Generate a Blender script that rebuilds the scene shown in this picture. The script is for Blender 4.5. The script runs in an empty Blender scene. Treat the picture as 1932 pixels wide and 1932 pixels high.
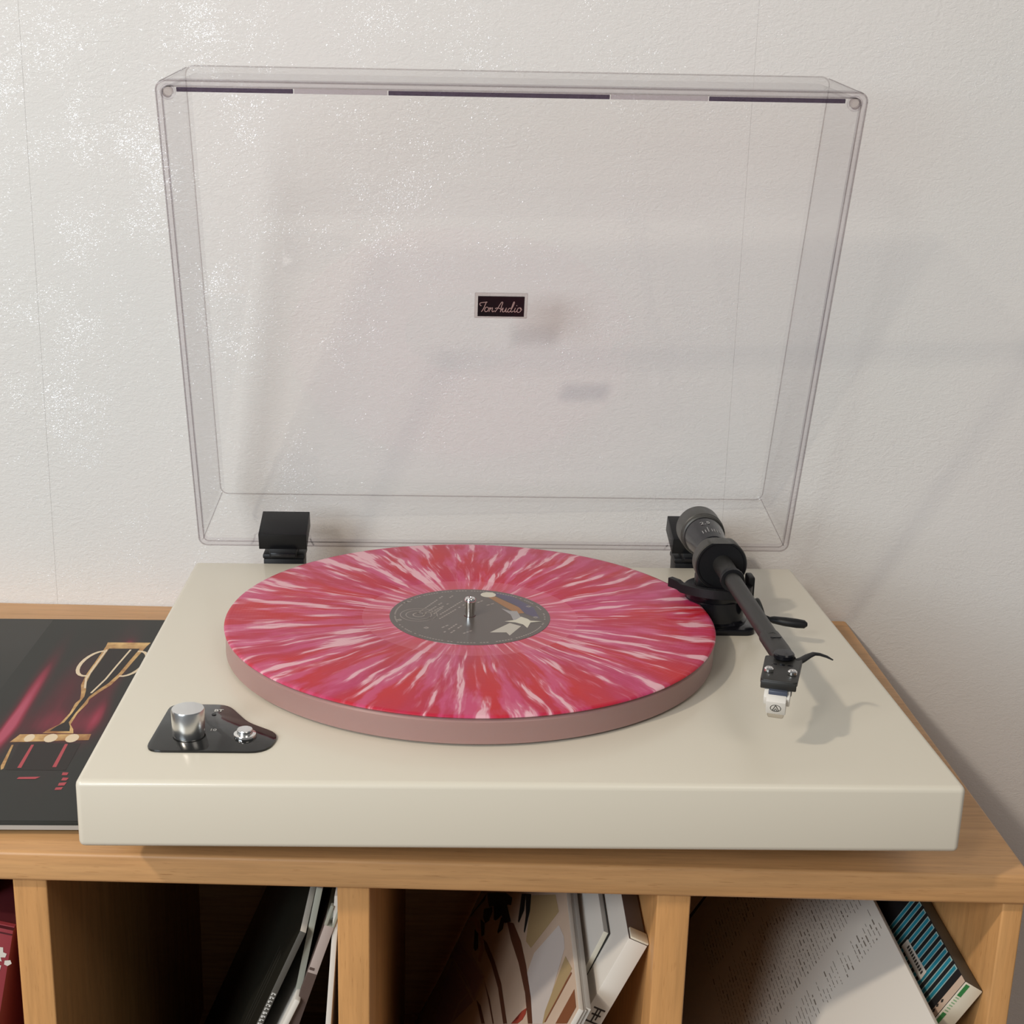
import bpy, bmesh, math, random
from mathutils import Vector, Matrix
random.seed(7)
C = bpy.context.scene.collection
SC = bpy.context.scene
CM = 0.01
OZ = 90.0            # height of the turntable's top surface above the floor, cm

def W(x, y, z):      # turntable frame in cm (z = 0 at the plinth top) -> metres
    return Vector((x*CM, y*CM, (z+OZ)*CM))

# ------------------------------------------------------------------ camera
cam = bpy.data.cameras.new('camera'); camo = bpy.data.objects.new('camera', cam); C.objects.link(camo)
R = Vector((0.99973398, -0.01594015, 0.01666977)); U = Vector((-0.01178606, 0.26818889, 0.96329424)); F = Vector((0.0198257, 0.96323446, -0.26792967))
camo.matrix_world = Matrix.Translation(W(-4.6473, -60.873, 31.1019)) @ Matrix(((R.x, U.x, -F.x, 0), (R.y, U.y, -F.y, 0), (R.z, U.z, -F.z, 0), (0, 0, 0, 1)))
cam.sensor_fit = 'HORIZONTAL'; cam.sensor_width = 36.0
cam.lens = 36.0*2573.166/1932.0
cam.shift_x = 99.206/1932.0; cam.shift_y = -11.176/1932.0
cam.clip_start = 0.02
SC.camera = camo

# ------------------------------------------------------------------ light and exposure
SC.view_settings.view_transform = 'Standard'; SC.view_settings.look = 'None'
SC.view_settings.exposure = 0.0; SC.view_settings.gamma = 1.0; SC.view_settings.use_curve_mapping = False
wd = bpy.data.worlds.new('room_light'); SC.world = wd; wd.use_nodes = True
wd.node_tree.nodes['Background'].inputs[0].default_value = (0.97, 0.98, 1.0, 1)
wd.node_tree.nodes['Background'].inputs[1].default_value = 0.16

def lamp(name, kind, loc, energy, color, size=None, target=None, size_y=None, spread=None):
    l = bpy.data.lights.new(name, kind); o = bpy.data.objects.new(name, l); C.objects.link(o)
    l.energy = energy; l.color = color; o.location = loc
    if kind == 'POINT': l.shadow_soft_size = size
    if kind == 'AREA':
        l.shape = 'RECTANGLE'; l.size = size; l.size_y = size_y or size
        if spread: l.spread = spread
    if target is not None: o.rotation_euler = (target-o.location).to_track_quat('-Z', 'Y').to_euler()
    return o
lamp('ceiling_lamp', 'POINT', W(-226, -164, 258), 228, (1.0, 0.89, 0.75), 0.085)
lamp('window_daylight', 'AREA', W(-130, -150, 66), 24.5, (0.82, 0.92, 1.0), 0.9, W(0, 15, 5), 0.8)
lamp('room_lamp', 'AREA', W(-105, -190, 130), 12.5, (1.0, 0.95, 0.90), 0.30, W(0, 30, 15), 0.30)

lamp('fill_light', 'AREA', W(70, -110, 150), 4.5, (1.0, 0.92, 0.82), 0.7, W(10, 30, 10), 0.7)  # added fill to even out the wall brightness, no real lamp there

# ------------------------------------------------------------------ data measured for this scene (cm)
D = {"SL":{"c0":[-27.42,4.0,-11.07,12.0,32.11,2.2],"c0b":[-28.55,6.0,-9.9,14.0,33.58,0.4],"a":[-11.67,3.8,-10.95,23.0,34.25,0.35],"b":[-10.84,4.5,-8.71,11.0,34.41,0.35],"c":[-10.36,3.9,-10.62,18.0,33.5,0.55],"d":[-11.99,3.5,-15.02,24.0,30.06,0.35],"e":[-9.81,4.0,-8.89,4.0,33.67,0.3],"palm":[3.45,2.5,-14.45,23.0,30.46,0.3],"g1":[3.64,2.7,-14.58,22.5,30.19,0.3],"g2":[3.89,2.9,-14.65,22.0,30.01,0.3],"w1":[5.2,8.0,-13.22,22.0,31.56,0.3],"h":[6.31,5.3,-11.88,24.5,33.63,1.15],"A":[22.43,1.5,-14.56,30.0,32.24,0.3],"C":[24.73,4.5,-13.54,31.0,33.76,1.2]},"leaves":[[[33.29,-14.68],[29.13,-11.81],[28.77,-12.27],[29.78,-13.82],[32.03,-15.13]],[[29.13,-11.81],[24.19,-8.5],[22.09,-7.52],[21.48,-7.76],[22.55,-8.42],[19.54,-7.85],[20.75,-8.83],[22.51,-9.34],[22.89,-9.97],[23.79,-10.67],[25.6,-10.65],[26.77,-11.52]],[[25.91,-10.94],[25.16,-10.87],[24.92,-11.54],[25.54,-12.2],[26.84,-12.57],[27.74,-12.42]],[[25.6,-10.65],[23.44,-9.24],[22.7,-9.69],[23.29,-10.39],[24.0,-10.67]],[[21.44,-8.74],[20.53,-9.19],[21.13,-10.01],[21.48,-10.07],[22.31,-9.42]],[[20.39,-6.03],[19.47,-5.41],[17.97,-5.78],[17.7,-6.66],[18.06,-6.77]],[[19.47,-5.41],[18.26,-4.63],[16.67,-4.95],[15.39,-5.89],[15.73,-5.99],[17.08,-5.57]],[[27.28,-13.03],[25.65,-12.27],[24.25,-12.35],[24.76,-12.86]],[[27.47,-14.09],[26.04,-13.47],[24.1,-13.45],[24.4,-13.97],[25.25,-14.28]]],"stems":[[[20.47,-8.5],[18.81,-7.47],[15.27,-6.48],[11.98,-5.93],[8.02,-5.49],[5.47,-5.46],[6.19,-6.04],[9.38,-6.23],[13.54,-6.96],[17.49,-7.94]],[[23.93,-12.49],[22.51,-11.84],[18.65,-10.62],[14.83,-9.63],[9.73,-8.9],[10.39,-9.44],[15.06,-10.15],[19.0,-11.16],[22.49,-12.27]],[[18.21,-13.66],[16.68,-12.95],[13.9,-12.27],[14.55,-12.8]],[[18.94,-12.41],[15.51,-11.47],[12.14,-10.85],[12.38,-11.04],[15.58,-11.67]]],"tan":[[[32.52,-15.3],[28.96,-13.81],[24.35,-12.57],[22.48,-12.56],[21.65,-12.99],[22.44,-13.43],[24.02,-13.0],[28.49,-14.11],[32.52,-15.54]]],"mauve":[[[31.25,-17.18],[19.32,-12.48],[18.48,-13.94],[29.89,-18.55]],[[29.42,-18.52],[18.75,-14.23],[21.22,-18.2],[25.54,-21.69],[28.2,-20.02]]],"mline":[[[31.43,-17.27],[30.9,-16.92],[19.18,-12.34],[18.43,-13.94],[18.95,-14.16],[19.5,-12.62]],[[29.89,-18.55],[29.31,-18.2],[22.27,-15.17],[18.95,-14.16],[19.13,-14.37],[22.56,-15.47]],[[20.57,-14.83],[21.49,-16.6],[21.03,-17.89],[21.42,-18.21],[21.99,-16.91],[20.96,-15.06]]],"light":[[[9.81,-1.29],[7.94,-0.82],[6.8,-0.86],[5.82,-2.0],[3.83,-4.13],[5.47,-5.46],[10.95,-5.88],[11.58,-4.72]]],"olive":[[[18.03,-4.58],[13.32,-1.35],[11.04,-1.13],[12.67,-5.13],[14.29,-5.77]],[[5.98,-0.86],[3.96,-0.25],[3.59,-3.82],[3.95,-4.23],[4.58,-3.83]]],"frame":[[[3.82,-0.38],[3.57,-0.31],[3.59,-3.82],[3.78,-3.97]],[[2.0,-0.22],[0.42,-0.24],[0.44,-1.39],[2.03,-2.68]]],"red":[[[8.3,-6.78],[7.76,-6.1],[7.39,-6.25],[7.42,-6.72],[7.88,-7.41],[9.01,-8.32],[8.19,-7.27]]],"stripelabel":[[[6.57,-1.97],[3.16,-1.87],[3.1,-2.51],[6.61,-2.58]]],"stripeedge":[[[8.96,-3.15],[1.1,-3.0],[1.23,-0.3],[9.04,-0.96],[7.56,0.06]]],"diam":[[[0.45,-1.84]],[[0.52,-2.24]],[[0.47,-2.59]]],"h_he":[],"mag":[[[-37.25,36.79],[-25.12,37.14],[-23.6,5.83],[-27.75,5.77]]],"glow":[[[-31.46,27.65],[-30.78,26.48],[-30.38,17.0],[-30.34,14.24],[-30.73,15.5],[-31.14,20.97]],[[-26.81,32.55],[-26.17,31.78],[-26.13,30.75],[-26.75,30.99]],[[-26.02,20.46],[-25.42,20.06],[-25.29,18.07],[-25.94,18.06]]],"base":[[[-29.92,16.82],[-25.58,16.91],[-25.54,16.06],[-30.23,15.69]],[[-29.88,15.33],[-29.55,12.17],[-29.65,11.99],[-29.81,12.5],[-30.0,15.33]]],"redbars":[[[-28.82,15.35],[-28.66,15.36],[-28.55,12.27],[-28.78,12.26]],[[-26.83,15.48],[-26.65,15.49],[-26.55,12.39],[-26.78,12.38]],[[-26.0,11.72],[-25.65,11.69],[-25.67,11.36],[-25.97,11.35]],[[-25.82,11.06],[-25.47,11.03],[-25.54,10.7],[-25.84,10.7]],[[-25.87,10.4],[-25.45,10.49],[-25.49,10.08],[-25.85,10.04]],[[-25.91,9.83],[-25.51,9.89],[-25.54,9.57],[-25.9,9.53]],[[-28.36,11.1],[-27.13,11.15],[-27.35,10.87],[-28.4,10.85]]],"cupax":[[[-28.32,32.9],[-27.57,17.25],[-29.32,26.75],[-26.19,29.74],[-30.19,29.39]]],"Lsun":[[[1.29,3.93],[0.77,3.87],[1.31,4.51]]],"Lor":[[[1.18,3.62],[1.72,3.63],[3.16,1.58],[3.43,0.53],[2.96,0.42],[2.3,1.56]]],"Lbl":[[[1.82,4.36],[2.68,3.87],[4.09,1.61],[4.33,-0.47],[3.49,0.44],[3.04,1.87],[1.73,3.84]]],"Lst":[[[2.11,-1.0],[2.83,-0.7],[3.19,-0.13],[3.56,-0.5],[3.73,-0.83],[4.43,-0.93],[3.71,-1.14],[3.45,-2.11],[3.23,-1.52],[2.78,-1.17]]],"Ltri":[[[1.14,-2.92],[2.42,-1.27],[2.85,-1.62],[3.09,-1.79],[2.31,-3.41],[2.14,-2.89]]],"Lfig":[[[2.02,1.36],[2.53,0.89],[2.99,0.9],[3.18,-0.32],[2.69,-0.89],[2.56,0.22]]],"Lhole":[[[4.09,-0.2],[3.57,-0.31]],[[3.77,1.76],[3.63,1.76]],[[-4.37,-0.91],[-4.44,-0.92]],[[-2.7,-2.23],[-2.85,-2.23]]],"Ltxt":[[[-3.24,0.33],[-1.66,3.63]],[[-2.91,0.06],[-0.98,3.75]],[[-2.52,0.36],[-1.27,2.23]],[[-2.71,-0.77],[-1.67,1.44]],[[-2.39,-0.86],[-0.39,2.76]],[[-1.9,-0.66],[-0.27,2.07]],[[-1.75,-2.2],[-1.3,-1.65]],[[-1.63,-2.99],[-0.79,-1.45]],[[-1.22,-3.07],[-0.5,-1.72]],[[-0.47,-3.14],[0.11,-2.59]],[[0.54,2.39],[1.16,3.11]],[[1.12,1.91],[1.67,2.32]],[[-4.19,2.24],[-3.63,2.56]]],"Lrings":[[[-3.53,0.23],[-3.92,0.22]]]}
SL = D['SL']

# ------------------------------------------------------------------ materials
def mat(name, col=(.8, .8, .8), rough=.5, metal=0.0, spec=.5, coat=0.0, coat_r=.05, sss=0.0, trans=0.0):
    m = bpy.data.materials.new(name); m.use_nodes = True
    b = m.node_tree.nodes['Principled BSDF']
    b.inputs['Base Color'].default_value = (*col, 1); b.inputs['Roughness'].default_value = rough
    b.inputs['Metallic'].default_value = metal; b.inputs['Specular IOR Level'].default_value = spec
    b.inputs['Coat Weight'].default_value = coat; b.inputs['Coat Roughness'].default_value = coat_r
    b.inputs['Transmission Weight'].default_value = trans
    return m
def nn(m, t, **k):
    n = m.node_tree.nodes.new(t)
    for a, v in k.items(): setattr(n, a, v)
    return n
def lk(m, a, b): m.node_tree.links.new(a, b)
def bs(m): return m.node_tree.nodes['Principled BSDF']
def ramp(m, fac, stops, interp='LINEAR'):
    r = nn(m, 'ShaderNodeValToRGB'); r.color_ramp.interpolation = interp
    e = r.color_ramp.elements
    while len(e) < len(stops): e.new(0.5)
    for i, (p, c) in enumerate(stops):
        e[i].position = p; e[i].color = (*c, 1) if len(c) == 3 else c
    lk(m, fac, r.inputs[0]); return r
def noise(m, vec, scale, detail=3, rough=.5, dist=0.0):
    n = nn(m, 'ShaderNodeTexNoise'); n.inputs['Scale'].default_value = scale; n.inputs['Detail'].default_value = detail
    n.inputs['Roughness'].default_value = rough; n.inputs['Distortion'].default_value = dist
    if vec is not None: lk(m, vec, n.inputs['Vector'])
    return n
def objcoord(m, scale=(1, 1, 1)):
    t = nn(m, 'ShaderNodeTexCoord'); mp = nn(m, 'ShaderNodeMapping'); mp.inputs['Scale'].default_value = scale
    lk(m, t.outputs['Object'], mp.inputs['Vector']); return mp.outputs['Vector']
def math_(m, op, a, b=None, c=None, clamp=False):
    n = nn(m, 'ShaderNodeMath', operation=op); n.use_clamp = clamp
    for i, v in enumerate((a, b, c)):
        if v is None: continue
        if isinstance(v, (int, float)): n.inputs[i].default_value = v
        else: lk(m, v, n.inputs[i])
    return n.outputs[0]
def mix(m, fac, a, b):
    n = nn(m, 'ShaderNodeMix', data_type='RGBA')
    for i, v in ((0, fac), (6, a), (7, b)):
        if isinstance(v, (int, float)): n.inputs[i].default_value = v
        elif isinstance(v, tuple): n.inputs[i].default_value = (*v, 1)
        else: lk(m, v, n.inputs[i])
    return n.outputs[2]
def bump(m, height, strength=.3, dist=.001):
    b = nn(m, 'ShaderNodeBump'); b.inputs['Strength'].default_value = strength; b.inputs['Distance'].default_value = dist
    lk(m, height, b.inputs['Height']); return b.outputs[0]

def wood(name, scale, c0, c1, c2, rough=.42):
    m = mat(name, c1, rough, spec=.4)
    v = objcoord(m, scale)
    n1 = noise(m, v, 1.0, 5, .6, .4); n2 = noise(m, v, 6.0, 3, .6)
    fl = noise(m, v, 26.0, 2, .5)
    r1 = ramp(m, n1.outputs[0], [(.25, c0), (.5, c1), (.75, c2)])
    r2 = ramp(m, n2.outputs[0], [(.3, (.86, .86, .86)), (.6, (1.04, 1.04, 1.04))])
    r3 = ramp(m, fl.outputs[0], [(.27, (.72, .66, .6)), (.36, (1, 1, 1))])
    mu = nn(m, 'ShaderNodeMix', data_type='RGBA', blend_type='MULTIPLY'); mu.inputs[0].default_value = 1
    lk(m, r1.outputs[0], mu.inputs[6]); lk(m, r2.outputs[0], mu.inputs[7])
    mv = nn(m, 'ShaderNodeMix', data_type='RGBA', blend_type='MULTIPLY'); mv.inputs[0].default_value = .8
    lk(m, mu.outputs[2], mv.inputs[6]); lk(m, r3.outputs[0], mv.inputs[7])
    lk(m, mv.outputs[2], bs(m).inputs['Base Color'])
    lk(m, bump(m, n2.outputs[0], .15, .0004), bs(m).inputs['Normal'])
    return m
BE = ((.50, .265, .105), (.56, .305, .13), (.60, .34, .15))
M_wood_h = wood('beech_along', (3, 60, 60), *BE)
M_wood_v = wood('beech_upright', (60, 30, 3), (.48, .24, .085), (.54, .28, .105), (.58, .31, .12))

# wallpaper: fine creased relief with scattered metallic flakes
M_wall = mat('wallpaper', (.74, .72, .69), .55, spec=.3)
v = objcoord(M_wall)
vs = objcoord(M_wall, (1, 1, 1.7))
g1 = noise(M_wall, vs, 150, 3, .6, 1.2); g2 = noise(M_wall, vs, 420, 2, .5, .6)
patch = noise(M_wall, v, 7, 3, .6)
hgt = math_(M_wall, 'ADD', math_(M_wall, 'MULTIPLY', g1.outputs[0], 1.0), math_(M_wall, 'MULTIPLY', g2.outputs[0], .45))
hp = math_(M_wall, 'MULTIPLY', hgt, math_(M_wall, 'MULTIPLY_ADD', patch.outputs[0], 1.2, -.1, True))
lk(M_wall, bump(M_wall, hp, .55, .0012), bs(M_wall).inputs['Normal'])
big = noise(M_wall, v, 2.2, 2, .5)
rb = ramp(M_wall, big.outputs[0], [(.35, (.695, .69, .665)), (.5, (.715, .695, .67)), (.65, (.72, .69, .67))])
lk(M_wall, rb.outputs[0], bs(M_wall).inputs['Base Color'])
# flakes
fn = noise(M_wall, vs, 330, 3, .65, 2.2)
fc = noise(M_wall, v, 16, 4, .65)
fm = math_(M_wall, 'ADD', fn.outputs[0], math_(M_wall, 'MULTIPLY', fc.outputs[0], .55))
fmask = ramp(M_wall, fm, [(.89, (0, 0, 0)), (.92, (1, 1, 1))])
glo = nn(M_wall, 'ShaderNodeBsdfPrincipled'); glo.inputs['Base Color'].default_value = (1, .99, .98, 1); glo.inputs['Roughness'].default_value = .26; glo.inputs['IOR'].default_value = 5.0
fh = noise(M_wall, v, 700, 2, .5)
lk(M_wall, bump(M_wall, fh.outputs[0], .5, .0012), glo.inputs['Normal'])
ms = nn(M_wall, 'ShaderNodeMixShader'); out = M_wall.node_tree.nodes['Material Output']
lk(M_wall, math_(M_wall, 'MULTIPLY', fmask.outputs[0], .5), ms.inputs[0]); lk(M_wall, bs(M_wall).outputs[0], ms.inputs[1]); lk(M_wall, glo.outputs[0], ms.inputs[2])
lk(M_wall, ms.outputs[0], out.inputs[0])

M_floor = wood('floor_boards', (2, 25, 25), (.22, .13, .07), (.26, .16, .09), (.3, .19, .11))
M_cream = mat('cream_lacquer', (.655, .605, .50), .42, spec=.45, coat=.35, coat_r=.16)
M_black = mat('satin_black', (.007, .007, .008), .45, spec=.28)
M_black_m = mat('matte_black_metal', (.023, .022, .020), .45, metal=.2, spec=.5)
M_grey_m = mat('dark_grey_anodised', (.046, .044, .038), .42, metal=.3, spec=.5)
M_blackg = mat('gloss_black', (.006, .006, .008), .18, spec=.4)
M_panel = mat('black_acrylic_panel', (.010, .010, .009), .10, spec=.6)
M_alu = mat('spun_aluminium', (.80, .80, .79), .24, metal=1)
bs(M_alu).inputs['Anisotropic'].default_value = .3
M_chrome = mat('chrome', (.86, .85, .83), .10, metal=1)
M_white_ink = mat('white_ink', (.62, .61, .58), .5)
M_rose_ink = mat('rose_gold_ink', (.50, .36, .33), .4, metal=.3)
M_dark_ink = mat('dark_ink', (.03, .025, .022), .6)
M_rubber = mat('black_rubber', (.02, .02, .02), .8)
M_card_w = mat('white_card', (.62, .58, .52), .55)
M_card_edge = mat('cream_card_edge', (.60, .55, .44), .6)
M_card_g = mat('grey_sleeve', (.38, .36, .33), .5)
M_card_gr = mat('grey_green_card', (.33, .33, .27), .5)
M_card_m = mat('mauve_card', (.36, .29, .26), .55)
M_card_k = mat('black_sleeve', (.012, .012, .009), .35)
M_card_dk = mat('charcoal_card', (.07, .065, .055), .5)
M_card_br = mat('brown_card', (.09, .06, .05), .5)
M_red_box = mat('crimson_box', (.26, .035, .045), .45)
M_red_dk = mat('dark_crimson', (.07, .01, .015), .45)

def acrylic(name, tint, edge, gloss=1.0, edgepow=3.0):
    m = bpy.data.materials.new(name); m.use_nodes = True; nt = m.node_tree; nt.nodes.clear()
    out = nn(m, 'ShaderNodeOutputMaterial'); tr = nn(m, 'ShaderNodeBsdfTransparent'); gl = nn(m, 'ShaderNodeBsdfGlossy')
    gl.inputs['Roughness'].default_value = .02; gl.inputs['Color'].default_value = (gloss, gloss, gloss, 1)
    lw = nn(m, 'ShaderNodeLayerWeight'); lw.inputs['Blend'].default_value = .5
    fr = nn(m, 'ShaderNodeFresnel'); fr.inputs['IOR'].default_value = 1.45
    # fresnel on the back side of a face: use the facing value so both sides behave alike
    p = math_(m, 'POWER', lw.outputs['Facing'], edgepow)
    tc = mix(m, p, tint, edge); lk(m, tc, tr.inputs['Color'])
    f2 = math_(m, 'MULTIPLY_ADD', math_(m, 'POWER', lw.outputs['Facing'], 5.0), .45, .014)
    mx = nn(m, 'ShaderNodeMixShader'); lk(m, f2, mx.inputs[0]); lk(m, tr.outputs[0], mx.inputs[1]); lk(m, gl.outputs[0], mx.inputs[2])
    lk(m, mx.outputs[0], out.inputs[0]); return m
M_clear = acrylic('clear_acrylic', (.998, .996, .996), (.78, .77, .78))
M_rim = acrylic('clear_acrylic_rim', (.975, .965, .975), (.55, .53, .56), 1.0, 3.0)
M_strip = acrylic('refraction_strip_dark', (.36, .32, .39), (.22, .19, .25))  # this tint and the next imitate refraction seen in the lip
M_strip_l = acrylic('refraction_strip_pale', (.80, .77, .80), (.5, .47, .52))
M_bump = acrylic('clear_bumper', (.90, .87, .86), (.45, .41, .43), 1.0, 2.0)

# frosted platter; the record's red glow is put into its base colour
M_plat = mat('frosted_acrylic', (.33, .20, .18), .38, spec=.4)
bs(M_plat).inputs['Subsurface Weight'].default_value = .5; bs(M_plat).inputs['Subsurface Radius'].default_value = (.02, .012, .01)
bs(M_plat).inputs['Subsurface Scale'].default_value = .5

# splatter vinyl
def vinyl():
    m = mat('splatter_vinyl', (.5, .03, .05), .42, spec=.35, coat=.12, coat_r=.10)
    t = nn(m, 'ShaderNodeTexCoord'); s = nn(m, 'ShaderNodeSeparateXYZ'); lk(m, t.outputs['Object'], s.inputs[0])
    x, y = s.outputs[0], s.outputs[1]
    r = math_(m, 'SQRT', math_(m, 'ADD', math_(m, 'MULTIPLY', x, x), math_(m, 'MULTIPLY', y, y)))
    rr = math_(m, 'MULTIPLY', r, 100.0)              # cm
    # warp the angle a little along the radius
    wn = noise(m, t.outputs['Object'], 22, 2, .5)
    a0 = math_(m, 'ARCTAN2', y, x)
    a = math_(m, 'ADD', a0, math_(m, 'MULTIPLY', math_(m, 'SUBTRACT', wn.outputs[0], .5), .10))
    ca, sa = math_(m, 'COSINE', a), math_(m, 'SINE', a)
    def layer(k, radial, off, detail=3, rough=.55):
        cb = nn(m, 'ShaderNodeCombineXYZ')
        lk(m, math_(m, 'MULTIPLY', ca, k), cb.inputs[0]); lk(m, math_(m, 'MULTIPLY', sa, k), cb.inputs[1])
        lk(m, math_(m, 'MULTIPLY_ADD', rr, radial, off), cb.inputs[2])
        return noise(m, cb.outputs[0], 1.0, detail, rough).outputs[0]
    L1 = layer(3.6, .10, 3.0); L2 = layer(9.0, .17, 11.0, 4, .6); L3 = layer(17.0, .20, 23.0, 3, .55); L4 = layer(30.0, .22, 41.0, 2)
    red = ramp(m, L1, [(.36, (.50, .010, .018)), (.50, (.45, .012, .040)), (.64, (.46, .030, .11))]).outputs[0]
    pinkf = ramp(m, L2, [(.47, (0, 0, 0)), (.58, (1, 1, 1))]).outputs[0]
    c = mix(m, math_(m, 'MULTIPLY', pinkf, .62), red, (.56, .085, .22))
    comb = math_(m, 'ADD', math_(m, 'MULTIPLY', L3, .6), math_(m, 'ADD', math_(m, 'MULTIPLY', L2, .25), math_(m, 'MULTIPLY', L4, .15)))
    soft = ramp(m, comb, [(.50, (0, 0, 0)), (.575, (1, 1, 1))]).outputs[0]
    hard = ramp(m, comb, [(.545, (0, 0, 0)), (.575, (1, 1, 1))]).outputs[0]
    c = mix(m, math_(m, 'MULTIPLY', soft, .45), c, (.66, .26, .36))
    c = mix(m, math_(m, 'MULTIPLY', hard, .80), c, (.76, .46, .50))
    # run-out area round the label: its reflective haze is mixed into the colour
    dead = math_(m, 'LESS_THAN', rr, 6.7)
    c = mix(m, math_(m, 'MULTIPLY', dead, .32), c, (.62, .16, .22))
    lk(m, c, bs(m).inputs['Base Color'])
    w = nn(m, 'ShaderNodeTexWave', wave_type='RINGS', rings_direction='Z'); w.inputs['Scale'].default_value = 160
    lk(m, t.outputs['Object'], w.inputs['Vector'])
    lk(m, bump(m, w.outputs[0], .10, .0002), bs(m).inputs['Normal'])
    return m
M_vinyl = vinyl()

def cover_noise(name, c0, c1, scale=30, rough=.5):
    m = mat(name, c0, rough); n = noise(m, objcoord(m), scale, 3, .6)
    lk(m, ramp(m, n.outputs[0], [(.35, c0), (.65, c1)]).outputs[0], bs(m).inputs['Base Color']); return m

# ------------------------------------------------------------------ mesh helpers (cm in, metres out)
def finish(name, bm, m, parent=None, loc=None, smooth=True, ang=35):
    bmesh.ops.remove_doubles(bm, verts=bm.verts, dist=1e-5)
    bmesh.ops.recalc_face_normals(bm, faces=bm.faces)
    bmesh.ops.scale(bm, vec=(CM, CM, CM), verts=bm.verts)
    me = bpy.data.meshes.new(name); bm.to_mesh(me); bm.free()
    ms = m if isinstance(m, (list, tuple)) else [m]
    for q in ms: me.materials.append(q)
    if smooth:
        me.shade_smooth()
        try: me.set_sharp_from_angle(angle=math.radians(ang))
        except Exception: pass
    o = bpy.data.objects.new(name, me); C.objects.link(o)
    if parent is not None: o.parent = parent
    if loc is not None: o.location = loc
    return o
def tag(o, label=None, cat=None, group=None, kind=None):
    for k, v in (('label', label), ('category', cat), ('group', group), ('kind', kind)):
        if v: o[k] = v
    return o
def empty(name, loc, rot=None):
    o = bpy.data.objects.new(name, None); C.objects.link(o); o.location = loc; o.empty_display_size = .02
    if rot is not None: o.rotation_euler = rot
    return o
def box(bm, x0, x1, y0, y1, z0, z1, bev=0.0, seg=2, mi=0, M=None):
    t = bmesh.new()
    r = bmesh.ops.create_cube(t, size=1)
    for v_ in t.verts: v_.co = Vector(((x0+x1)/2+v_.co.x*(x1-x0), (y0+y1)/2+v_.co.y*(y1-y0), (z0+z1)/2+v_.co.z*(z1-z0)))
    if bev > 0: bmesh.ops.bevel(t, geom=t.edges[:], offset=bev, segments=seg, profile=.5, affect='EDGES')
    for f in t.faces: f.material_index = mi
    if M is not None: t.transform(M)
    me = bpy.data.meshes.new('t'); t.to_mesh(me); t.free(); bm.from_mesh(me); bpy.data.meshes.remove(me)
def lathe(bm, prof, seg=48, M=None, mi=0, squash=None):
    """prof: list of (r, z); revolved about z"""
    t = bmesh.new(); rings = []
    for r, z in prof:
        if r < 1e-6: rings.append([t.verts.new((0, 0, z))])
        else: rings.append([t.verts.new((r*math.cos(2*math.pi*i/seg), r*math.sin(2*math.pi*i/seg), z)) for i in range(seg)])
    for a, b in zip(rings, rings[1:]):
        for i in range(seg):
            j = (i+1) % seg
            if len(a) == 1 and len(b) == 1: continue
            if len(a) == 1: f = t.faces.new((a[0], b[j], b[i]))
            elif len(b) == 1: f = t.faces.new((a[i], a[j], b[0]))
            else: f = t.faces.new((a[i], a[j], b[j], b[i]))
            f.material_index = mi
    if squash: squash(t)
    if M is not None: t.transform(M)
    me = bpy.data.meshes.new('t'); t.to_mesh(me); t.free(); bm.from_mesh(me); bpy.data.meshes.remove(me)
def tube(bm, pts, rad, seg=16, mi=0, flat=1.0):
    pts = [Vector(p) for p in pts]; n = len(pts)
    if not isinstance(rad, (list, tuple)): rad = [rad]*n
    rings = []; up = Vector((0, 0, 1))
    for i, p in enumerate(pts):
        d = (pts[min(i+1, n-1)]-pts[max(i-1, 0)]).normalized()
        s = d.cross(up)
        if s.length < 1e-3: s = d.cross(Vector((0, 1, 0)))
        s.normalize(); u = s.cross(d).normalized()
        rings.append([bm.verts.new(p+s*math.cos(2*math.pi*k/seg)*rad[i]+u*math.sin(2*math.pi*k/seg)*rad[i]*flat) for k in range(seg)])
    for a, b in zip(rings, rings[1:]):
        for k in range(seg):
            f = bm.faces.new((a[k], a[(k+1) % seg], b[(k+1) % seg], b[k])); f.material_index = mi
    for rg in (rings[0], rings[-1]):
        f = bm.faces.new(rg); f.material_index = mi
def prism(bm, poly, z0, z1, bev=0.0, mi=0, M=None, top_only=False):
    """poly: list of (x, y); extruded z0..z1"""
    t = bmesh.new()
    vs_ = [t.verts.new((p[0], p[1], z0)) for p in poly]
    f = t.faces.new(vs_)
    if abs(z1-z0) > 1e-9:
        e = bmesh.ops.extrude_face_region(t, geom=[f])
        bmesh.ops.translate(t, vec=(0, 0, z1-z0), verts=[g for g in e['geom'] if isinstance(g, bmesh.types.BMVert)])
    if bev > 0:
        ed = [e_ for e_ in t.edges if abs(e_.verts[0].co.z-e_.verts[1].co.z) < 1e-6 and (not top_only or e_.verts[0].co.z > (z0+z1)/2)]
        bmesh.ops.bevel(t, geom=ed, offset=bev, segments=2, profile=.5, affect='EDGES')
    for f in t.faces: f.material_index = mi
    if M is not None: t.transform(M)
    me = bpy.data.meshes.new('t'); t.to_mesh(me); t.free(); bm.from_mesh(me); bpy.data.meshes.remove(me)
def rrect(x0, x1, y0, y1, r, n=6):
    P = []
    for cx, cy, a0 in ((x1-r, y1-r, 0), (x0+r, y1-r, 90), (x0+r, y0+r, 180), (x1-r, y0+r, 270)):
        for i in range(n+1):
            a = math.radians(a0+90*i/n); P.append((cx+r*math.cos(a), cy+r*math.sin(a)))
    return P
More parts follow.
